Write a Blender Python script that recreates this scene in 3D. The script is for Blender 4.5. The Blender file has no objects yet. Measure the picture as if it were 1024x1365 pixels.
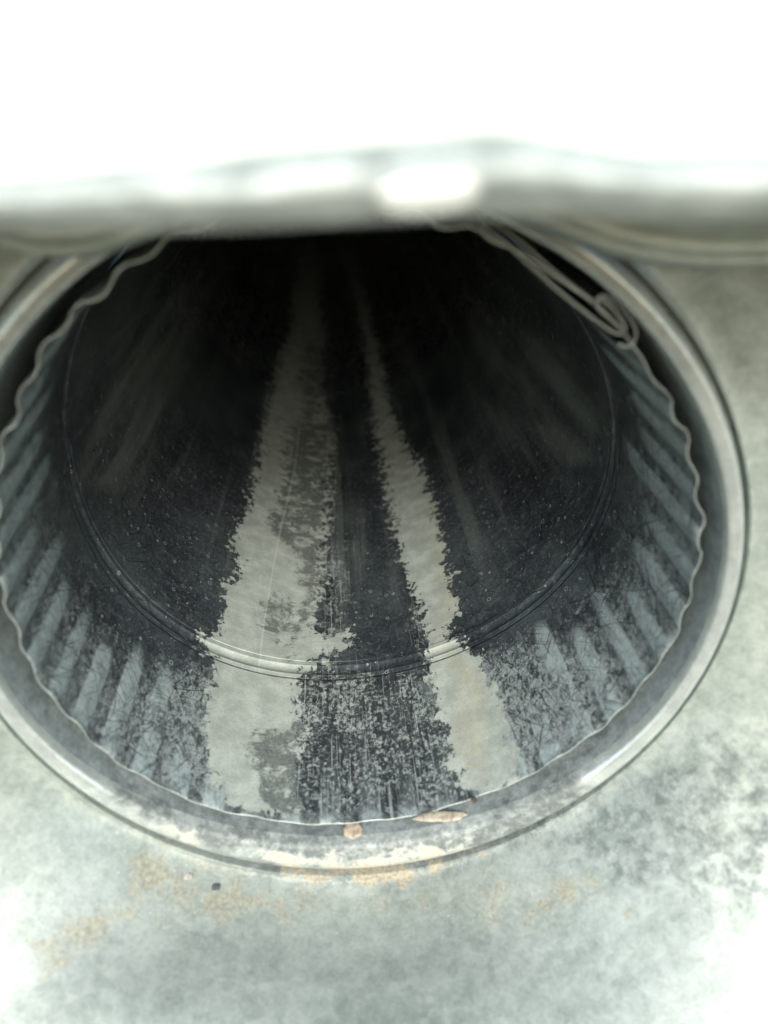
import bpy, math, random
import numpy as np
from mathutils import Vector, Matrix, noise as mn
random.seed(4); rng = np.random.default_rng(4)
S = bpy.context.scene
R = 0.075                      # pipe radius in metres; shapes below are in units of R

# ------------------------------------------------------------ camera, light
F, PITCH, YAW = 1025.0, 0.50603, 0.06467      # focal length (photo pixels), pitch, yaw
CAM = np.array([-0.02843, -1.82485, 1.24782])  # pipe axis = Y, crimped rim at y = 0
cam = bpy.data.cameras.new('camera'); co = bpy.data.objects.new('camera', cam)
S.collection.objects.link(co); S.camera = co
co.location = CAM * R
cam.sensor_fit = 'VERTICAL'; cam.sensor_height = 34.6; cam.lens = 34.6 * F / 1365.0
co.rotation_euler = (math.pi / 2 - PITCH, 0, -YAW)
cam.clip_start = 0.002; cam.clip_end = 100
cam.dof.use_dof = True; cam.dof.focus_distance = 3.35 * R; cam.dof.aperture_fstop = 9.0

SUN_EL = math.radians(34); SUN_AZ = math.radians(178)   # azimuth clockwise from +Y
w = bpy.data.worlds.new('World'); S.world = w; w.use_nodes = True
nt = w.node_tree; nt.nodes.clear()
sky = nt.nodes.new('ShaderNodeTexSky'); sky.sky_type = 'NISHITA'; sky.sun_disc = False
sky.sun_elevation = SUN_EL; sky.sun_rotation = SUN_AZ
sky.air_density = 1.0; sky.dust_density = 3.0
bg = nt.nodes.new('ShaderNodeBackground'); bg.inputs[1].default_value = 0.15
wo = nt.nodes.new('ShaderNodeOutputWorld')
nt.links.new(sky.outputs[0], bg.inputs[0]); nt.links.new(bg.outputs[0], wo.inputs[0])
sl = bpy.data.lights.new('sun', 'SUN'); sl.energy = 1.1; sl.angle = math.radians(14); sl.color = (1, .985, .96)
so = bpy.data.objects.new('sun', sl); S.collection.objects.link(so)
sd = Vector((math.sin(SUN_AZ) * math.cos(SUN_EL), math.cos(SUN_AZ) * math.cos(SUN_EL), math.sin(SUN_EL)))
so.rotation_euler = (-sd).to_track_quat('-Z', 'Y').to_euler(); so.location = sd * 2
S.view_settings.view_transform = 'Standard'; S.view_settings.look = 'None'
S.view_settings.exposure = 1.52; S.view_settings.gamma = 1

# ------------------------------------------------------------ helpers
def ray(px, py):
    x = (px - 512) / F; y = -(py - 682.5) / F
    c, s = math.cos(PITCH), math.sin(PITCH)
    d = np.array([x, c + s * y, -s + c * y]); c, s = math.cos(YAW), math.sin(YAW)
    return np.array([c * d[0] + s * d[1], -s * d[0] + c * d[1], d[2]])
def at(px, py, Y):
    d = ray(px, py); return CAM + d * ((Y - CAM[1]) / d[1])
def photo(P):                  # where points of the place stood in the reference, used to lay out stain outlines
    q = P - CAM; c, s = math.cos(YAW), math.sin(YAW)
    x = c * q[:, 0] - s * q[:, 1]; y = s * q[:, 0] + c * q[:, 1]; z = q[:, 2]
    c, s = math.cos(PITCH), math.sin(PITCH)
    yy = c * y - s * z; zz = s * y + c * z
    yy = np.maximum(yy, 1e-3)
    return np.stack([512 + F * x / yy, 682.5 - F * zz / yy], 1)
def sdf(P, poly):              # signed distance to a polygon, positive inside
    poly = np.array(poly, float); d = np.full(len(P), 1e9); ins = np.zeros(len(P), bool)
    for i in range(len(poly)):
        a = poly[i]; b = poly[(i + 1) % len(poly)]; e = b - a; v = P - a
        t = np.clip((v @ e) / (e @ e + 1e-9), 0, 1)
        d = np.minimum(d, np.hypot(*(v - t[:, None] * e).T))
        cnd = (a[1] > P[:, 1]) != (b[1] > P[:, 1])
        ins ^= cnd & (P[:, 0] < (b[0] - a[0]) * (P[:, 1] - a[1]) / (b[1] - a[1] + 1e-12) + a[0])
    return np.where(ins, d, -d)
def union(P, *polys):
    o = np.full(len(P), -1e9)
    for q in polys: o = np.maximum(o, sdf(P, q))
    return np.clip(o, -200, 200)
def empty(name, loc, label, cat, group=None):
    o = bpy.data.objects.new(name, None); S.collection.objects.link(o)
    o.empty_display_size = .01
    o.location = Vector(loc) * R; o['label'] = label; o['category'] = cat
    if group: o['group'] = group
    return o
def mesh(name, V, faces, mats, parent=None, uv=None, attrs=None, mi=None, smooth=True):
    V = np.asarray(V, float)
    off = np.zeros(3) if parent is None else np.array(parent.location) / R
    p = parent
    while p is not None and p.parent is not None:
        p = p.parent; off = off + np.array(p.location) / R
    me = bpy.data.meshes.new(name)
    me.from_pydata(((V - off) * R).tolist(), [], faces)
    for m in mats: me.materials.append(m)
    if mi is not None: me.polygons.foreach_set('material_index', mi)
    me.polygons.foreach_set('use_smooth', [smooth] * len(me.polygons))
    if uv is not None:
        lay = me.uv_layers.new(name='UVMap'); li = np.zeros(len(me.loops), int)
        me.loops.foreach_get('vertex_index', li)
        lay.data.foreach_set('uv', np.asarray(uv, np.float32)[li].ravel())
    for k, a in (attrs or {}).items():
        at_ = me.attributes.new(k, 'FLOAT', 'POINT'); at_.data.foreach_set('value', np.asarray(a, np.float32))
    me.validate(); me.update()
    o = bpy.data.objects.new(name, me); S.collection.objects.link(o)
    if parent: o.parent = parent
    return o
def grid(nu, nv, closed_u):    # faces of a grid, index = iv*nu+iu
    f = []
    for j in range(nv - 1):
        for i in range(nu if closed_u else nu - 1):
            a = j * nu + i; b = j * nu + (i + 1) % nu
            f.append((a, b, b + nu, a + nu))
    return f

# ------------------------------------------------------------ node helpers
class NT:
    def __init__(s, name):
        s.m = bpy.data.materials.new(name); s.m.use_nodes = True; s.t = s.m.node_tree
        s.t.nodes.clear(); s.out = s.n('ShaderNodeOutputMaterial'); s.b = s.n('ShaderNodeBsdfPrincipled')
        s.l(s.b.outputs[0], s.out.inputs[0])
    def n(s, t, **k):
        x = s.t.nodes.new(t)
        for a, b in k.items(): setattr(x, a, b)
        return x
    def l(s, a, b): s.t.links.new(a, b)
    def put(s, sock, v):
        if isinstance(v, bpy.types.NodeSocket): s.l(v, sock)
        else:
            if sock.type == 'RGBA' and len(v) == 3: v = (*v, 1)
            sock.default_value = v
    def math(s, op, a, b=0.0, c=0.0, clamp=False):
        x = s.n('ShaderNodeMath', operation=op, use_clamp=clamp)
        s.put(x.inputs[0], a); s.put(x.inputs[1], b); s.put(x.inputs[2], c); return x.outputs[0]
    def mix(s, f, a, b, mode='MIX'):
        x = s.n('ShaderNodeMix', data_type='RGBA', blend_type=mode); s.put(x.inputs[0], f)
        s.put(x.inputs[6], a); s.put(x.inputs[7], b); return x.outputs[2]
    def ramp(s, v, lo, hi, a=0.0, b=1.0):
        x = s.n('ShaderNodeMapRange', interpolation_type='SMOOTHSTEP'); s.put(x.inputs[0], v)
        for i, q in ((1, lo), (2, hi), (3, a), (4, b)): s.put(x.inputs[i], q)
        return x.outputs[0]
    def vec(s, v, sx=1, sy=1, sz=1, off=(0, 0, 0)):
        x = s.n('ShaderNodeMapping'); s.put(x.inputs[0], v); x.inputs[3].default_value = (sx, sy, sz)
        x.inputs[1].default_value = off; return x.outputs[0]
    def noise(s, v, scale, detail=4, rough=.55, dist=0.0, off=None):
        x = s.n('ShaderNodeTexNoise'); 
        if off is not None: v = s.vec(v, off=(off, off * 1.7, off * .6))
        s.put(x.inputs['Vector'], v); x.inputs['Scale'].default_value = scale
        x.inputs['Detail'].default_value = detail; x.inputs['Roughness'].default_value = rough
        x.inputs['Distortion'].default_value = dist; return x.outputs[0]
    def vor(s, v, scale, feature='F1', rnd=1.0):
        x = s.n('ShaderNodeTexVoronoi', feature=feature); s.put(x.inputs['Vector'], v)
        x.inputs['Scale'].default_value = scale; x.inputs['Randomness'].default_value = rnd; return x
    def uv(s): return s.n('ShaderNodeUVMap', uv_map='UVMap').outputs[0]
    def obj(s):                # object space in units of R
        return s.vec(s.n('ShaderNodeTexCoord').outputs['Object'], 1 / R, 1 / R, 1 / R)
    def attr(s, k): return s.n('ShaderNodeAttribute', attribute_name=k).outputs['Fac']
    def bump(s, h, strength=.3, dist=.0004):
        x = s.n('ShaderNodeBump'); s.put(x.inputs['Height'], h)
        x.inputs['Strength'].default_value = strength; x.inputs['Distance'].default_value = dist
        s.l(x.outputs[0], s.b.inputs['Normal'])
    def set(s, **k):
        for a, v in k.items(): s.put(s.b.inputs[a.replace('_', ' ')], v)

def pipe_material():
    n = NT('oxidised_galvanised_pipe'); uv = n.uv()
    sx = n.n('ShaderNodeSeparateXYZ'); n.l(uv, sx.inputs[0]); v = sx.outputs[1]
    # dark patina
    big = n.noise(uv, 2.2, 5, .6); mid = n.noise(uv, 14, 6, .65); fine = n.noise(uv, 75, 5, .7)
    base = n.mix(n.ramp(big, .35, .68), (.024, .029, .037), (.066, .080, .088))
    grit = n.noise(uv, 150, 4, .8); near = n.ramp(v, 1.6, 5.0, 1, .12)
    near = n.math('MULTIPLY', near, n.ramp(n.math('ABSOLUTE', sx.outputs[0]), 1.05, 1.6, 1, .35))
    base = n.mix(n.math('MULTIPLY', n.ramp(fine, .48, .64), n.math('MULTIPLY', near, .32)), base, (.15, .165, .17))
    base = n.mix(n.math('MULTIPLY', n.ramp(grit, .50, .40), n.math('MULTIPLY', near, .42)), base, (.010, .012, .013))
    # oxide mottling, strongest by the mouth of the pipe
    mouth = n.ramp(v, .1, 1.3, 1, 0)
    mot = n.attr('mottle')
    ml = n.math('ADD', n.math('MULTIPLY', mouth, .34), n.math('MULTIPLY', n.ramp(mot, -30, 60), .16))
    mm = n.math('ADD', n.math('MULTIPLY', mid, .35), n.math('MULTIPLY', n.noise(n.vec(uv, 58, 34, 1), 1, 8, .82, .3), .65))
    motf = n.math('MULTIPLY', n.ramp(n.math('ADD', mm, ml), .74, .90), n.math('SUBTRACT', 1.0, n.math('MULTIPLY', n.ramp(n.attr('blotch'), -20, 15), .75)))
    worm = n.math('MULTIPLY', n.ramp(n.noise(n.vec(uv, 52, 26, 1), 1, 8, .82, .5, off=21), .505, .46), n.ramp(mot, -60, 20))
    motf = n.math('MULTIPLY', motf, n.math('SUBTRACT', 1.0, n.math('MULTIPLY', worm, .92)))
    base = n.mix(motf, base, n.mix(n.ramp(grit, .4, .6), (.15, .175, .178), (.27, .30, .30)))
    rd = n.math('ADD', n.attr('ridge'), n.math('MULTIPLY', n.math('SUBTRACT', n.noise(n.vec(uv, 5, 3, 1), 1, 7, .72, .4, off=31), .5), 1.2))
    ridge_light = n.math('MULTIPLY', n.ramp(rd, .05, .50), n.ramp(mid, .62, .45, .45, 1))
    ridge_light = n.math('MULTIPLY', ridge_light, n.ramp(n.attr('mottle'), -10, 90, 1, .10))
    base = n.mix(n.math('MULTIPLY', ridge_light, .85), base, (.36, .425, .43))  # sky-lit faces of the crimps, painted paler than the valleys
    # pale chalky flakes in the marked middle zone
    st = n.noise(n.vec(uv, 70, 7, 1), 1, 6, .72, .3); fl = n.noise(uv, 36, 8, .80, .6)
    bl = n.ramp(n.math('ADD', n.attr('blotch'), n.math('MULTIPLY', n.math('SUBTRACT', n.noise(uv, 16, 5, .7), .5), 70)), -8, 22)
    fk = n.math('ADD', n.math('MULTIPLY', n.math('ADD', fl, n.noise(uv, 62, 6, .75, .4)), .38), n.math('MULTIPLY', st, .24))
    flk = n.math('MULTIPLY', n.ramp(n.math('ADD', fk, n.math('MULTIPLY', n.math('SUBTRACT', n.noise(uv, 7, 4, .6, off=12), .5), .16)), .485, .57), bl)
    base = n.mix(n.math('MULTIPLY', bl, .7), base, (.014, .016, .019))
    base = n.mix(n.math('MULTIPLY', flk, .85), base, (.33, .36, .355))
    fw = n.math('MULTIPLY', n.ramp(n.noise(n.vec(uv, 12, 30, 1), 1, 8, .8, .5), .52, .60), n.ramp(n.attr('flecks'), -10, 25))
    base = n.mix(n.math('MULTIPLY', fw, .7), base, (.36, .39, .39))
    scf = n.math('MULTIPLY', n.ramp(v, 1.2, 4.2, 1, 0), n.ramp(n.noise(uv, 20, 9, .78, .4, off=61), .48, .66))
    base = n.mix(n.math('MULTIPLY', scf, n.ramp(n.attr('blotch'), -30, 0, .5, .12)), base, (.17, .185, .185))
    # long dark scratches and hair cracks
    wv = n.n('ShaderNodeVectorMath', operation='ADD'); n.l(uv, wv.inputs[0])
    nn = n.n('ShaderNodeTexNoise'); n.l(uv, nn.inputs['Vector']); nn.inputs['Scale'].default_value = 3
    sc = n.n('ShaderNodeVectorMath', operation='SCALE'); n.l(nn.outputs['Color'], sc.inputs[0]); sc.inputs['Scale'].default_value = .07
    n.l(sc.outputs[0], wv.inputs[1])
    e1 = n.vor(wv.outputs[0], 5.5, 'DISTANCE_TO_EDGE').outputs[0]
    e2 = n.vor(n.vec(wv.outputs[0], 1, 1, 1, (4, 7, 0)), 13, 'DISTANCE_TO_EDGE').outputs[0]
    cr = n.math('MAXIMUM', n.ramp(e1, .003, .011, 1, 0), n.math('MULTIPLY', n.ramp(e2, .004, .018, 1, 0), .7))
    cr = n.math('MULTIPLY', n.math('MULTIPLY', cr, n.ramp(n.noise(uv, 6, 3, .5, off=9), .36, .52)), n.ramp(n.attr('blotch'), -10, 10, 1, .2))
    base = n.mix(n.math('MULTIPLY', cr, .8), base, (.008, .012, .013))
    stk = None
    for k, (ang, su, sv_) in enumerate(((.5, 150, 5), (-.7, 170, 4), (1.25, 190, 6), (-.15, 210, 3.5))):
        rt = n.n('ShaderNodeVectorRotate', rotation_type='Z_AXIS'); n.put(rt.inputs['Vector'], wv.outputs[0]); rt.inputs['Angle'].default_value = ang
        q = n.ramp(n.noise(n.vec(rt.outputs[0], su, sv_, 1, (k * 3, k * 5, 0)), 1, 1, .5), .645, .685)
        stk = q if stk is None else n.math('MAXIMUM', stk, q)
    stk = n.math('MULTIPLY', stk, n.ramp(v, 3.4, 6, 1, 0))
    base = n.mix(n.math("MULTIPLY", stk, .55), base, (.008, .009, .011))
    vs_l = n.math('MULTIPLY', n.ramp(n.noise(n.vec(uv, 170, 2.5, 1), 1, 2, .6, off=71), .62, .67), n.ramp(n.attr('blotch'), -30, 10))
    base = n.mix(n.math('MULTIPLY', vs_l, .6), base, (.33, .36, .355))
    # droplet rings and specks
    vo = n.vor(n.vec(uv, 1, .8, 1), 26); d = vo.outputs['Distance']
    vs = n.n('ShaderNodeSeparateColor'); n.l(vo.outputs['Color'], vs.inputs[0])
    rr = n.math('ADD', n.math('MULTIPLY', vs.outputs[1], .16), .08)
    rg = n.ramp(n.math('ABSOLUTE', n.math('SUBTRACT', d, rr)), .02, .055, 1, 0)
    rg = n.math('MULTIPLY', rg, n.ramp(vs.outputs[0], .74, .78))
    rg = n.math('MULTIPLY', rg, n.ramp(v, 1.2, 3.4, 1, 0))
    vo2 = n.vor(uv, 60); vs2 = n.n('ShaderNodeSeparateColor'); n.l(vo2.outputs['Color'], vs2.inputs[0])
    sp = n.math('MULTIPLY', n.ramp(vo2.outputs['Distance'], .12, .26, 1, 0), n.ramp(vs2.outputs[0], .84, .88))
    base = n.mix(n.math('MULTIPLY', n.math('MAXIMUM', rg, n.math('MULTIPLY', sp, n.ramp(v, 2, 5, 1, 0))), .85), base, (.30, .33, .33))
    # pale mineral crust left by running water, toothed edges
    tooth = n.noise(n.vec(uv, 24, 20, 1), 1, 6, .72, .35); lob = n.noise(uv, 9, 4, .6, off=3)
    cs = n.attr('crust')
    cd = n.math('ADD', cs, n.math('ADD', n.math('MULTIPLY', n.math('SUBTRACT', tooth, .5), 92), n.math('MULTIPLY', n.math('SUBTRACT', lob, .5), 32)))
    cf = n.ramp(cd, -.5, 1.0)
    cc = n.mix(n.ramp(n.noise(uv, 9, 7, .7, off=5), .35, .68), (.25, .272, .25), (.37, .395, .365))
    cc = n.mix(n.math('MULTIPLY', n.ramp(n.noise(uv, 130, 4, .8), .50, .66), .6), cc, (.17, .185, .17))
    cc = n.mix(n.math('MULTIPLY', n.ramp(n.noise(uv, 90, 3, .7, off=7), .6, .72), .5), cc, (.56, .57, .53))
    tan = n.ramp(n.math('ADD', n.attr('tan'), n.math('MULTIPLY', n.math('SUBTRACT', n.noise(uv, 26, 8, .8, off=41), .5), 150)), -14, 22)
    cc = n.mix(n.math('MULTIPLY', tan, .5), cc, (.32, .295, .205))
    worn = n.ramp(n.math('ADD', n.math('MINIMUM', n.attr('worn'), 12), n.math('MULTIPLY', n.math('SUBTRACT', n.noise(uv, 13, 9, .8, .5, off=2), .47), 150)), 2, 18)
    cc = n.mix(n.math('MULTIPLY', worn, .8), cc, n.mix(n.ramp(fine, .4, .7), (.03, .036, .037), (.12, .135, .13)))
    seamline = n.ramp(n.math('ABSOLUTE', n.attr('seam')), .4, 1.8, 1, 0)
    cc = n.mix(n.math('MULTIPLY', seamline, .3), cc, (.5, .52, .5))
    lw = n.ramp(n.noise(n.vec(uv, 7, .35, 1), 1, 6, .65, .2, off=51), .48, .64)
    base = n.mix(n.math('MULTIPLY', lw, n.ramp(v, .8, 1.6, 0, .35)), base, (.20, .225, .215))  # lengthwise reflections on the deeper walls, painted into the colour
    wall_sheen = n.math('MULTIPLY', n.ramp(n.attr('wall_sheen'), -14, 12), n.ramp(n.noise(n.vec(uv, 9, 1.2, 1), 1, 5, .6), .3, .6))
    base = n.mix(n.math('MULTIPLY', wall_sheen, .5), base, (.20, .22, .20))  # reflections of the streaks on the side walls, painted pale
    col = n.mix(cf, base, cc)
    col = n.mix(1.0, col, (.92, 1.0, .98), 'MULTIPLY')
    n.set(Base_Color=col, Metallic=n.math('MULTIPLY', n.math('SUBTRACT', 1.0, n.math('MAXIMUM', cf, n.math('MAXIMUM', flk, motf))), .25),
          Roughness=n.math('ADD', n.math('MULTIPLY', cf, .32), n.math('ADD', .16, n.math('ADD', n.math('MULTIPLY', near, .14), n.math('MULTIPLY', n.math('ADD', mid, motf), .18)))),
          Specular_IOR_Level=.5)
    h = n.math('ADD', n.math('MULTIPLY', cf, .6), n.math('ADD', n.math('MULTIPLY', n.math('MULTIPLY', fine, near), .4), n.math('MULTIPLY', motf, .3)))
    n.bump(h, .55, .00025); return n.m

def metal(name, light, dark, rough=.35, metallic=.55, stain=0.0, mott=0.0, big=0):
    n = NT(name); p = n.obj()
    a = n.noise(p, 3, 6, .6, .3); b = n.noise(p, 22, 7, .68, .4); c = n.noise(p, 70, 7, .8)
    if big: a = n.noise(p, 5, 5, .6, .6)
    if big: b = n.noise(p, 14, 5, .6, .3)
    f = n.math('ADD', n.math('MULTIPLY', a, .26), n.math('ADD', n.math('MULTIPLY', b, .34), n.math('MULTIPLY', c, .40)))
    col = n.mix(n.ramp(f, .38, .62), dark, light)
    sp = n.vor(p, 14); ss = n.n('ShaderNodeSeparateColor'); n.l(sp.outputs['Color'], ss.inputs[0])   # zinc spangle
    col = n.mix(n.math('MULTIPLY', ss.outputs[0], .12), col, (.5, .52, .53))
    rg = n.math('ADD', rough, n.math('MULTIPLY', n.math('SUBTRACT', b, .5), .35))
    if mott:
        dk = n.attr('dirt'); dn = n.noise(p, 15, 9, .78, .15, off=4)
        m1 = n.ramp(n.math('ADD', n.math('MULTIPLY', n.math('MINIMUM', dk, 35), .0030), dn), .47, .76)
        col = n.mix(n.math('MULTIPLY', m1, .9), col, (.07, .088, .09)); rg = n.math('ADD', rg, n.math('MULTIPLY', m1, .25))
        br = n.attr('sediment'); bn = n.noise(p, 10, 7, .7, .5, off=8)
        m2 = n.ramp(n.math('ADD', n.math('MULTIPLY', n.math('MINIMUM', br, 30), .004), bn), .48, .74)
        col = n.mix(n.math('MULTIPLY', m2, .72), col, n.mix(n.ramp(c, .4, .6), (.17, .158, .118), (.31, .29, .225))); rg = n.math('ADD', rg, n.math('MULTIPLY', m2, .3))
        rs = n.attr('rust'); rn = n.math('ADD', n.math('MULTIPLY', n.noise(p, 9, 5, .7, off=6), .78), n.math('MULTIPLY', n.noise(p, 30, 6, .8, .2, off=26), .22))
        m3 = n.ramp(n.math('ADD', n.math('MULTIPLY', n.math('MINIMUM', rs, 10), .008), rn), .49, .60)
        col = n.mix(n.math('MULTIPLY', m3, .65), col, n.mix(n.ramp(n.noise(p, 80, 4, .7), .45, .62), (.30, .25, .17), (.16, .10, .065)))
        rg = n.math('ADD', rg, n.math('MULTIPLY', m3, .3))
        ws = n.math('MULTIPLY', n.ramp(n.noise(p, 60, 5, .75, off=11), .62, .70), n.ramp(br, -60, 40))
        col = n.mix(n.math('MULTIPLY', ws, .7), col, (.62, .64, .62))
    met = metallic
    if big:
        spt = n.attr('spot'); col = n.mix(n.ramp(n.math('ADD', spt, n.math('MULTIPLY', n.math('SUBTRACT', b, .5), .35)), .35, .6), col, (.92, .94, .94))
    if mott:
        ck = n.ramp(n.math('ADD', n.attr('chalk'), n.math('MULTIPLY', n.math('SUBTRACT', n.noise(p, 9, 6, .7, off=14), .5), 90)), -25, 20)
        cw = n.mix(n.ramp(n.noise(p, 24, 9, .84, .1, off=15), .44, .56), (.055, .065, .068), (.19, .208, .205))
        cw = n.mix(n.ramp(n.noise(p, 11, 8, .8, .1, off=35), .40, .56, .8, 0), cw, (.085, .098, .10))
        cw = n.mix(n.ramp(n.noise(p, 48, 7, .85, off=36), .58, .66), cw, (.36, .38, .37))
        col = n.mix(n.math('MULTIPLY', ck, n.math('MULTIPLY', n.math('SUBTRACT', 1.0, m3), .96)), col, cw)
        rg = n.math('ADD', rg, n.math('MULTIPLY', ck, .4)); met = n.math('MULTIPLY', metallic, n.math('SUBTRACT', 1.0, ck))
    col = n.mix(1.0, col, (.93, 1.0, .975), 'MULTIPLY')
    n.set(Base_Color=col, Metallic=met, Roughness=rg)
    n.bump(n.math('ADD', n.math('MULTIPLY', b, .5), n.math('MULTIPLY', a, 1.5)), .35, .0008); return n.m

M_PIPE = pipe_material()
M_CUT = metal('bare_cut_edge', (.42, .45, .45), (.2, .22, .22), .35, .6)
M_DARK = metal('unlit_far_end', (.016, .017, .022), (.010, .011, .015), .6, 0)
M_SEAM = metal('dull_folded_zinc', (.13, .145, .148), (.06, .068, .07), .38, .4)
M_PLATE = metal('weathered_galvanised_sheet', (.27, .30, .282), (.155, .18, .168), .46, .25, mott=1)
M_COLLAR = metal('polished_galvanised_collar', (.62, .655, .645), (.44, .475, .47), .18, .6, mott=1)
M_SLEEVE = metal('collar_inside_zinc', (.34, .385, .388), (.13, .158, .163), .5, .15, mott=1)
M_LIP = metal('sunlit_galvanised_rim', (.84, .87, .87), (.78, .82, .82), .40, .1)  # the sun's blown-out white is put into the sheet's colour
M_HEM = metal('mottled_grey_hem', (.31, .34, .332), (.12, .137, .134), .45, .15, big=1)  # shading of the rolled edge is put into this mottled grey
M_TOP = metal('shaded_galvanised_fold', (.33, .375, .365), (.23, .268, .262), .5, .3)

# ------------------------------------------------------------ the crimped pipe
LEFT = [(400,316),(396,350),(388,400),(392,430),(376,470),(362,520),(350,570),(345,610),(335,650),(325,690),(306,733),(320,745),(318,765),
        (303,778),(298,810),(290,838),(268,845),(272,862),(288,878),(285,905),(276,940),(270,985),(276,1010),(292,1050),(305,1075),
        (398,1088),(394,1040),(402,990),(400,960),(392,930),(398,905),(430,878),(468,856),(470,843),(440,846),(428,850),(418,830),(430,790),(430,740),(437,700),
        (441,650),(445,600),(440,560),(425,500),(434,450),(428,400),(432,350),(434,316)]
RIGHT = [(448,316),(462,370),(478,420),(490,480),(497,560),(508,620),(520,680),(530,730),(546,775),(565,820),(568,850),(566,880),(578,920),(592,965),(603,1015),
         (618,1050),(640,1058),(690,1042),(686,1000),(674,945),(652,908),(636,870),(596,850),(608,815),(602,780),(592,730),(582,690),(571,650),(562,625),
         (546,602),(526,560),(510,500),(492,420),(480,370),(474,316)]
BRIDGE = [(270,845),(300,852),(350,868),(400,880),(440,884),(400,893),(340,884),(285,866)]
TANP = [(545,600),(558,625),(566,655),(574,700),(580,740),(590,800),(585,840),(640,900),(650,980),(640,1030),(610,1000),(612,920),(588,860),(600,845),(612,815),(604,770),(596,725),(584,680),(572,640),(560,618)]
WORN = [[(378,560),(440,560),(446,600),(442,660),(428,715),(398,735),(378,730),(360,700),(372,650),(384,600)], [(368,596),(398,596),(392,625),(372,620)],
        [(352,800),(395,800),(385,850),(352,845)], [(400,715),(432,715),(428,800),(398,850),(385,870),(402,790)],
        [(404,440),(430,460),(428,560),(404,570),(398,500)], [(330,985),(400,960),(410,1080),(345,1080),(340,1040)]]
WALL_SHEEN = [[(105,640),(150,520),(205,430),(262,350),(280,352),(240,450),(200,540),(160,650)], [(250,400),(280,380),(200,610),(175,640),(190,560)],
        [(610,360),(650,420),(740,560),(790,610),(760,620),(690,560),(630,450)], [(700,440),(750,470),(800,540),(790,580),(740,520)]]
BLOT = [[(400,890),(560,890),(600,950),(625,1070),(560,1090),(400,1092),(300,1085),(320,1040),(380,960)],
        [(438,560),(446,640),(436,720),(462,730),(470,800),(462,860),(430,860),(422,760),(432,680)], [(548,800),(566,800),(570,880),(540,860)]]
MOTT = [[(250,860),(90,980),(300,1090),(640,1080),(800,980),(860,900),(700,840),(560,880),(400,890)]]
FLECK = [[(425,700),(452,760),(442,830),(478,850),(445,900),(425,1000),(445,1090),(392,1090),(385,960),(402,850)], [(590,1000),(610,1060),(575,1090),(560,1040)]]
SEAML = [(345,895),(352,830),(362,770),(372,715),(385,660),(394,620),(400,560)]

FR = dict(rim=[0.9998, 0.0017, 0.0049, 0.0096, 0.0029, -0.0082, -0.014],
          bead=[1.002, -0.0169, -0.0163, -0.0097, 0.0095, -0.0091, -0.0183],
          cin=[1.049, 0.0001, -0.0011, -0.0074, 0.0081, -0.0134, -0.0041])
def four(k, t):
    c = FR[k]; r = np.full_like(t, c[0])
    for i in (1, 2, 3): r = r + c[2 * i - 1] * np.cos(i * t) + c[2 * i] * np.sin(i * t)
    return r
SB = 0.766
TSEAM0, TSEAM1 = math.radians(122), math.radians(163)      # sector where the lock seam lies (0 = bottom, + = right)
def rad(t, s):
    k = np.clip(s / SB, 0, 1)[:, None] if np.ndim(s) else s / SB
    f = np.clip((s - SB) / 3, 0, 1)
    a = four('rim', t) * (1 - np.clip(s / SB, 0, 1)) + four('bead', t) * np.clip(s / SB, 0, 1)
    return a * (1 - f) + f * 1.0
NC = 46
cj = rng.uniform(-.25, .25, NC); cl = rng.uniform(.50, 1.05, NC); ca = rng.uniform(.55, 1.35, NC)
def crimp(t, s, full=False):
    ph = (t / (2 * math.pi)) * NC; i0 = np.floor(ph).astype(int) % NC
    fr = ph - np.floor(ph)
    fr = fr ** (1 + .5 * cj[i0])
    wv = np.where(fr < .62, np.sin(np.pi * fr / .62) ** .8, -.3 * np.sin(np.pi * (fr - .62) / .38))
    L = cl[i0] * .72
    side = np.clip(1 - np.cos(t) * .85, .28, 1.25)
    seam = 1 - np.exp(-((t % (2 * math.pi) - math.radians(145)) / math.radians(17)) ** 4)
    fade = np.clip((L - s) / (L * .55), 0, 1); fade = fade * fade * (3 - 2 * fade)
    if full: return wv * fade * seam * ca[i0]
    return -wv * .0105 * ca[i0] * side * fade * seam
def pipe_attrs(P):
    q = photo(P)
    tr = np.array(SEAML, float); xs = np.interp(q[:, 1], tr[::-1, 1], tr[::-1, 0])
    sm = np.where((q[:, 1] > 560) & (q[:, 1] < 895), q[:, 0] - xs, 99)
    deep = P[:, 1] > 40
    A = dict(crust=union(q, LEFT, RIGHT, BRIDGE), tan=union(q, TANP), worn=union(q, *WORN), blotch=union(q, *BLOT),
             mottle=union(q, *MOTT), flecks=union(q, *FLECK), seam=sm)
    A['wall_sheen'] = np.where((P[:, 2] > .7), -200, union(q, *WALL_SHEEN))
    up = P[:, 2] > .3          # stains lie on the lower half only
    for k in [q_ for q_ in A if q_ != 'wall_sheen']:
        A[k] = np.where(up, 99 if k == 'seam' else -200, A[k])
    return A
pipe = empty('round_pipe', (0, 0, 0), 'dark oxidised round metal pipe with crimped end and pale water streaks, inside the collar', 'pipe')
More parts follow.
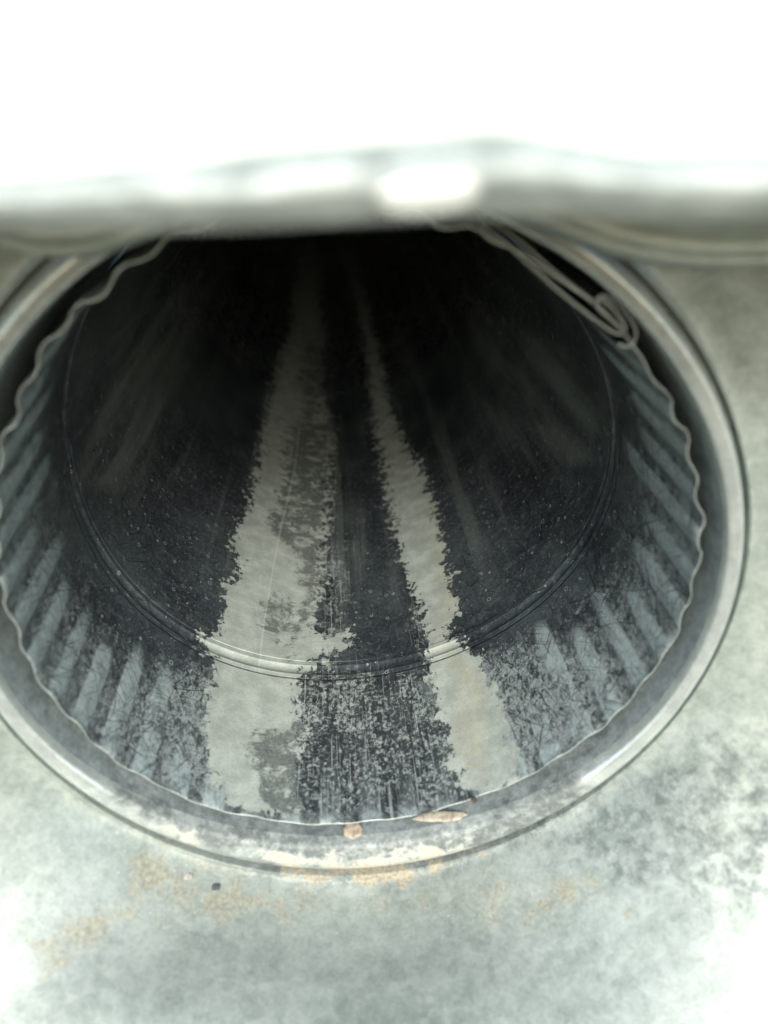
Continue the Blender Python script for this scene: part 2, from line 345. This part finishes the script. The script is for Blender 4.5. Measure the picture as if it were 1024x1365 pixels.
def shell(name, s_list, th, rfn, thick, rim_edge=False, closed=True, parent=pipe, mat=None):
    s_list = np.asarray(s_list, float); T, Sg = np.meshgrid(th, s_list); t = T.ravel(); s = Sg.ravel()
    r = rfn(t, s)
    P = np.stack([r * np.sin(t), s, -r * np.cos(t)], 1)
    Q = np.stack([(r + thick) * np.sin(t), s, -(r + thick) * np.cos(t)], 1)
    nu, nv = len(th), len(s_list); f = grid(nu, nv, closed); n1 = len(P)
    f = [(a, d, c, b) for a, b, c, d in f]
    g = [(a + n1, d + n1, c + n1, b + n1)[::-1] for a, d, c, b in f]
    e = []
    for i in range(nu if closed else nu - 1):
        j = (i + 1) % nu; e.append((i, j, j + n1, i + n1))
    k = (nv - 1) * nu; e2 = [(k + i, k + i + n1, k + (i + 1) % nu + n1, k + (i + 1) % nu) for i in range(nu if closed else nu - 1)]
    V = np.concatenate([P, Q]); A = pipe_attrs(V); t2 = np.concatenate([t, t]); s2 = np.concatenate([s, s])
    tt = np.where(t2 > math.pi, t2 - 2 * math.pi, t2)
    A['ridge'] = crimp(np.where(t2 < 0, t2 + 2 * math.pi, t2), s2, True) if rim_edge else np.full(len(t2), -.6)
    mi = [0] * (len(f) + len(g)) + [1 if rim_edge else 0] * len(e) + [0] * len(e2)
    return mesh(name, V, f + g + e + e2, [mat or M_PIPE, M_CUT], parent, np.stack([tt, s2], 1), A, mi)
th = np.linspace(-math.pi, math.pi, 1240, endpoint=False)
sv = np.concatenate([[0, .004], np.linspace(.012, .712, 60)])
def r_crimp(t, s):
    r = rad(t, s) + crimp(t, s)
    r = r - .004 * np.exp(-(s / .01) ** 2) * np.sin(t * 17 + 1)
    return r
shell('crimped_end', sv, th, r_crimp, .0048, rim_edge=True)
def r_bead(t, s):
    u = (s - SB) / .030
    g = np.where(np.abs(u) < 1, .007 * np.cos(np.clip(u, -1, 1) * math.pi / 2), 0)
    lip = -.0012 * np.exp(-((np.abs(u) - 1.0) / .22) ** 2)
    return rad(t, s) + g + lip
thb = np.linspace(-math.pi, math.pi, 720, endpoint=False)
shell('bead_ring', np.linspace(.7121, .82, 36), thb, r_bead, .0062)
sd_ = .8201 + (np.geomspace(1, 14, 260) - 1)
def r_wall(t, s):
    r = rad(t, s)
    for k, a, ph in ((0, .010, .6), (1, .008, 2.2), (2, .012, 3.9)):          # gentle dents
        r = r + a * np.exp(-(((t - (ph - math.pi)) % (2 * math.pi) - math.pi) / .35) ** 2) * np.sin(s * .8 + k)
    return r
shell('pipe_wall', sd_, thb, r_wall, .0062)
# far end cap; darkness of the unlit depth is in its colour
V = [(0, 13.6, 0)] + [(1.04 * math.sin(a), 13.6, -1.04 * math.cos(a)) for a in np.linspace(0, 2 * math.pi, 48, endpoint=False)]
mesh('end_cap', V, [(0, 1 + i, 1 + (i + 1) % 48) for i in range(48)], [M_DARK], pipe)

# lock seam: folded strands seen end-on at the mouth, running down the pipe
def ribbon(name, pts, y0, y1, thick, mat, parent, ny=12, taper=0.0):
    pts = np.array(pts, float)
    # resample smooth
    for _ in range(2):
        n = [pts[0]]
        for a, b in zip(pts[:-1], pts[1:]): n += [a * .75 + b * .25, a * .25 + b * .75]
        n.append(pts[-1]); pts = np.array(n)
    tg = np.gradient(pts, axis=0); nr = np.stack([-tg[:, 1], tg[:, 0]], 1); nr /= np.linalg.norm(nr, axis=1)[:, None] + 1e-9
    a, b = pts + nr * thick / 2, pts - nr * thick / 2; ring = np.concatenate([a, b[::-1]]); m = len(ring)
    V = []; ys = np.linspace(y0, y1, ny)
    for y in ys: V += [(x, y, z) for x, z in ring]
    f = [(j * m + i, j * m + (i + 1) % m, (j + 1) * m + (i + 1) % m, (j + 1) * m + i) for j in range(ny - 1) for i in range(m)]
    h = len(a); mi = [0] * len(f)
    for i in range(h - 1): f.append((i, i + 1, m - 2 - i, m - 1 - i)); mi.append(1)
    return mesh(name, V, f, [mat, M_CUT2], parent, mi=mi)
M_CUT2 = metal('dull_cut_edge', (.22, .24, .24), (.12, .135, .135), .45, .3)
def pl(*px): return [tuple(at(x, y, -.004)[[0, 2]]) for x, y in px]
seam = ribbon('lock_seam', pl((640,300),(668,318),(705,352),(745,388),(785,420),(812,440),(828,447),(836,440),(828,424),(812,406),(800,398),(794,402),(797,411),(812,424),(832,441),(838,452)),
              -.004, .74, .0075, M_SEAM, pipe)
ribbon('seam_flange', pl((655,296),(690,318),(720,345),(755,375),(790,400),(812,420),(826,434)), .01, .74, .006, M_SEAM, pipe)
ribbon('seam_hook', pl((794,402),(800,394),(812,396),(830,412),(845,432),(849,446),(845,458),(836,463),(824,459)), -.003, .74, .0075, M_SEAM, pipe)

# ------------------------------------------------------------ duct fitting: collar, bowl-shaped sheet, fold, near rim
fit = empty('duct_fitting', (0, -.1, -1.2), 'pale weathered galvanised duct body with round collar opening around the dark pipe', 'duct fitting')
DIRT = [[(680,1120),(900,1010),(1024,1000),(1100,1080),(1000,1230),(850,1200)], [(740,1090),(860,1000),(1024,960),(1100,1080),(1040,1150),(930,1200),(860,1190),(790,1140)], [(560,1110),(640,1070),(760,1010),(800,1020),(700,1110),(600,1150)],
        [(360,1085),(460,1120),(420,1130),(360,1105)], [(130,1000),(250,1085),(230,1090),(120,1020)]]
DIRT2 = [[(120,1030),(330,1110),(480,1150),(560,1150),(420,1120),(250,1080),(140,1000)]]
SED = [[(170,1100),(260,1130),(360,1170),(480,1195),(600,1180),(720,1140),(800,1150),(830,1200),(700,1240),(520,1215),(380,1230),(220,1230),(60,1290),(20,1250),(150,1200)]]
RUST = [[(330,1125),(420,1138),(500,1140),(560,1130),(640,1115),(655,1140),(560,1178),(470,1184),(390,1172)], [(210,1095),(260,1105),(260,1125),(215,1112)], [(560,1085),(622,1072),(625,1082),(565,1095)]]
def surf_attrs(V):
    q = photo(np.asarray(V)); return dict(dirt=union(q, *DIRT), sediment=union(q, *SED), rust=union(q, *RUST), chalk=union(q, *CHALK))
CHALK = [[(110,960),(190,1045),(270,1078),(480,1098),(640,1078),(740,1010),(830,960),(760,1020),(640,1090),(480,1115),(260,1085)], [(150,1030),(260,1085),(480,1115),(640,1090),(760,1020),(800,1050),(720,1120),(560,1175),(480,1180),(360,1165),(230,1120),(140,1060)]]
NP = 360; ph = np.linspace(0, 2 * math.pi, NP, endpoint=False)
pw = np.clip(np.cos(ph), 0, 1)
# collar roll: inner edge -> rounded front -> crease
ci = four('cin', np.where(ph > math.pi, ph - 2 * math.pi, ph))
co_w = .074 + .125 * pw ** 3
cp = []   # profile rows (rho, y)
for k in np.linspace(0, 1, 22):
    a = math.pi * (1 - k)
    q = k; f1 = 1 - (1 - min(1, q / .16)) ** 2 if q < .16 else 1.0; g1 = max(0, (q - .50) / .50)
    rho = ci + co_w * (q ** 1.15); y = -.030 - .034 * math.sqrt(max(0, f1)) * (1 + .25 * pw) - .012 * q + .078 * g1 ** 1.6
    cp.append((rho, y))
rows = [(ci + .006, np.full(NP, .42)), (ci + .004, np.full(NP, .2)), (ci + .001, np.full(NP, .03))]
def ringmesh(name, rows, mats, parent, mi=None):
    V = []
    for rho, y in rows:
        y = np.broadcast_to(y, rho.shape); V.append(np.stack([rho * np.sin(ph), y, -rho * np.cos(ph)], 1))
    V = np.concatenate(V); return mesh(name, V, grid(NP, len(rows), True), mats, parent, attrs=surf_attrs(V))
cp.append((cp[-1][0] + .001, np.full(NP, .14)))
collar = ringmesh('collar', cp, [M_COLLAR], fit); cp = cp[:-1]
ringmesh('collar_sleeve', rows + [cp[0]], [M_SLEEVE], fit)
ringmesh('collar_stop', [(rad(ph, ph * 0 + .62) + .007, np.full(NP, .62)), (ci + .02, np.full(NP, .55)), (ci + .006, np.full(NP, .42))], [M_SLEEVE], fit)
# sheet round the collar, dishing towards the viewer below
tt = np.array([0, .12, .3, .5, .72, 1.0])
side_r = np.array([0, .022, .14, .40, .85, 1.6]); side_y = np.array([-.062, -.058, -.09, -.20, -.36, -.75])
down_r = np.array([0, .025, .060, .066, .085, .20]); down_y = np.array([-.062, -.080, -.25, -.40, -.60, -.95])
up_r = np.array([0, .03, .16, .3, .5, .8]); up_y = np.array([-.062, -.036, -.075, -.1, -.14, -.2])
def smooth_interp(t, xs, ys):
    # monotone-ish cubic through the points
    m = np.gradient(ys, xs); i = np.clip(np.searchsorted(xs, t) - 1, 0, len(xs) - 2); h = xs[i + 1] - xs[i]; u = (t - xs[i]) / h
    return (2*u**3-3*u**2+1)*ys[i] + (u**3-2*u**2+u)*h*m[i] + (-2*u**3+3*u**2)*ys[i+1] + (u**3-u**2)*h*m[i+1]
r0 = cp[-1][0] + .0015 + .006 * np.clip(np.cos(ph) + .15, 0, 1); y0 = np.full(NP, -.040); cph, sph = np.cos(ph), np.sin(ph)
V = [np.stack([r0 * sph, np.full(NP, .14), -r0 * cph], 1), np.stack([r0 * sph, np.full(NP, -.034), -r0 * cph], 1)]   # hole edge, a narrow slot round the collar
NTt = 150
for k in range(NTt):
    t = k / (NTt - 1); sr, sy = smooth_interp(t, tt, side_r), smooth_interp(t, tt, side_y)
    dr, dy = smooth_interp(t, tt, down_r), smooth_interp(t, tt, down_y); ur, uy = smooth_interp(t, tt, up_r), smooth_interp(t, tt, up_y)
    wz = np.where(cph > 0, dr, ur); wy = np.where(cph > 0, dy, uy); m = np.abs(cph) ** 1.6
    x = sph * (r0 + sr); z = -cph * (r0 + wz); y = sy * (1 - m) + wy * m + (y0 + .062) * (1 - t)
    P = np.stack([x, y, z], 1)
    e = min(1, t * 6)
    for i in range(NP):
        v = Vector(P[i]); P[i, 1] -= e * (.022 * mn.noise(v * 2.1) + .007 * mn.noise(v * 6.5))
        P[i, 2] += e * (.016 * mn.noise(v * 2.7 + Vector((5, 2, 1))))
    for gx, gy, sx_, hh in ((150, 1310, .16, .030), (990, 1275, .15, .022), (1010, 930, .10, .02)):
        g_ = at(gx, gy, -.5 if gy > 1000 else -.15); d_ = (P[:, 0] - g_[0]) ** 2 / (sx_ * 1.5) ** 2 + (P[:, 1] - g_[1]) ** 2 / sx_ ** 2
        P[:, 2] += hh * np.exp(-d_) * (P[:, 2] < .2)
    V.append(P)
V = np.concatenate(V)

body = mesh('collar_plate', V, grid(NP, NTt + 2, True), [M_PLATE], fit, attrs=surf_attrs(V))
# fold above the plate
def strip(name, path, prof, mat, closed=False):
    V = []; 
    for x, y, z in path: V += [(x, y + dy, z + dz) for dy, dz in prof]
    m = len(prof); f = [(i * m + j, i * m + j + 1, (i + 1) * m + j + 1, (i + 1) * m + j) for i in range(len(path) - 1) for j in range(m - 1)]
    return mesh(name, V, f, [mat], fit)
pts = [(-260,330),(-120,326),(0,321),(60,332),(130,326),(200,302),(260,278),(340,250),(480,225),(620,245),(700,282),(760,306),(820,328),(880,341),(960,347),(1040,345),(1200,340),(1400,335)]
cpts = np.array([at(x, y, -.24) for x, y in pts]); xi = np.linspace(cpts[0, 0], cpts[-1, 0], 160)
path = [(x, -.24, smooth_interp(x, cpts[:, 0], cpts[:, 2])) for x in xi]
rp = [(.16, -.03), (.06, -.028)] + [(-.012 * math.sin(a), -.012 * math.cos(a)) for a in np.linspace(.1, 2.6, 9)] + [(.004, .02), (.0, .045), (-.03, .075), (-.10, .12), (-.25, .19), (-.45, .27), (-.54, .40), (-.56, .95)]
strip('top_fold', path, rp, M_TOP)
# near rim: rolled edge close to the camera, sheet rising above it
a0 = math.radians(90)
YL = -.95; zl = at(512, 302, YL)[2]
RL = .014
prof = [(.16, .05), (.05, .004)] + [(RL * math.cos(a), RL - RL * math.sin(a)) for a in np.linspace(0, math.pi * .88, 18)]
prof += [(-.024, .030), (-.029, .036), (-.032, .042), (-.033, .050), (-.033, .056), (-.032, .062), (-.030, .070), (-.018, .086), (0, .092), (.004, .096), (-.004, .105), (.012, .16), (.03, .35), (.04, .7), (.05, 1.3), (.06, 1.9)]
V = []; SP = []; xs = np.linspace(-2.2, 2.2, 500)
xb = at(572, 262, YL - .05)[0]
for x in xs:
    dz = .010 * math.sin(x * 2.1 + .5) + .006 * mn.noise(Vector((x * 4, 0, 0)))
    hgt = .46 + .36 * math.exp(-((x - .1) / .40) ** 2) + .20 * mn.noise(Vector((x * 5, 4, 0)))
    bl = math.exp(-((x - xb) / .058) ** 2)                     # flattened spot on the roll, with a highlight painted into its colour
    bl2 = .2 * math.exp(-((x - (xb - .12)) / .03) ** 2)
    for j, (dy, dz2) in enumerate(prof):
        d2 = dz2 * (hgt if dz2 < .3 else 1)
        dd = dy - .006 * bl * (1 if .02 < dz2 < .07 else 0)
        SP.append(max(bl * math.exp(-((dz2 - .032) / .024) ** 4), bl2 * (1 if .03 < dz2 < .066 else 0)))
        V.append((x, YL + dd + .007 * mn.noise(Vector((x * 9, dz2 * 14, 1))) + .012 * mn.noise(Vector((x * 3, dz2 * 4, 7))), zl + dz + d2))
m = len(prof); f = [(i * m + j, i * m + j + 1, (i + 1) * m + j + 1, (i + 1) * m + j) for i in range(len(xs) - 1) for j in range(m - 1)]
kh = [i for i, p_ in enumerate(prof) if p_ == (.004, .096)][0]
hem = [q for i, q in enumerate(f) if i % (m - 1) < kh]; top = [q for i, q in enumerate(f) if i % (m - 1) >= kh]
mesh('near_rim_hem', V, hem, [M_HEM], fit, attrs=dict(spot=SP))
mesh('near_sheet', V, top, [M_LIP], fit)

# ------------------------------------------------------------ lumps of sediment
def lump(name, px, py, Y, sx, sy, sz, col, label, cat, seed, z=None):
    c = at(px, py, Y)
    n = NT(name + '_material'); p = n.obj()
    n.set(Base_Color=n.mix(n.ramp(n.noise(p, 38, 8, .8), .45, .62), col, tuple(v * .5 for v in col)), Roughness=.85)
    n.bump(n.noise(p, 60, 5, .7), .6, .0004)
    V, f = [], []; nu, nv = 28, 14
    for j in range(nv):
        b = math.pi * j / (nv - 1)
        for i in range(nu):
            a = 2 * math.pi * i / nu; d = Vector((math.sin(b) * math.cos(a), math.cos(b), math.sin(b) * math.sin(a)))
            k = 1 + .20 * mn.noise(d * 1.6 + Vector((seed, 0, 0))) + .12 * mn.noise(d * 5 + Vector((seed, 3, 0)))
            V.append((c[0] + d.x * sx * k, c[1] + d.y * sy * k, c[2] + d.z * sz * k))
    f = grid(nu, nv, True)
    me = mesh(name, np.array(V), f, [n.m]); 
    me.data.transform(Matrix.Translation(-Vector(c) * R)); me.location = Vector(c) * R
    me['label'] = label; me['category'] = cat; return me
lump('rust_lump', 470, 1107, -.02, .034, .032, .004, (.40, .35, .26), 'round orange rust lump at the bottom of the collar, between the pale streaks', 'rust lump', 1)
lump('sediment_crust', 588, 1088, -.02, .088, .022, .0038, (.40, .37, .29), 'long tan crust on the lower rim of the pipe, right of the orange lump', 'sediment', 5)

from mathutils.bvhtree import BVHTree
def hit(o, px, py):
    bv = BVHTree.FromPolygons([v.co + o.parent.location for v in o.data.vertices], [tuple(p.vertices) for p in o.data.polygons])
    h = bv.ray_cast(Vector(CAM * R), Vector(ray(px, py)).normalized()); return h[0][1] / R if h[0] else -.1
lump('dark_grit', 287, 1182, hit(body, 287, 1182), .018, .014, .007, (.07, .08, .08), 'small dark grit crumb on the plate, lower left of the collar bottom', 'grit', 9)
lump('pale_grit', 250, 1168, hit(body, 250, 1168), .016, .012, .005, (.40, .39, .35), 'small pale grit crumb on the plate, just up left of the dark crumb', 'grit', 12)
lump('dark_grit', 632, 1066, -.02, .011, .012, .006, (.07, .06, .05), 'tiny dark grit crumb at the right end of the tan crust on the pipe rim', 'grit', 17)

o_all = [o for o in bpy.data.objects if o.type == 'MESH']
print('tris', sum(len(o.data.loop_triangles) or len(o.data.polygons) * 2 for o in o_all))
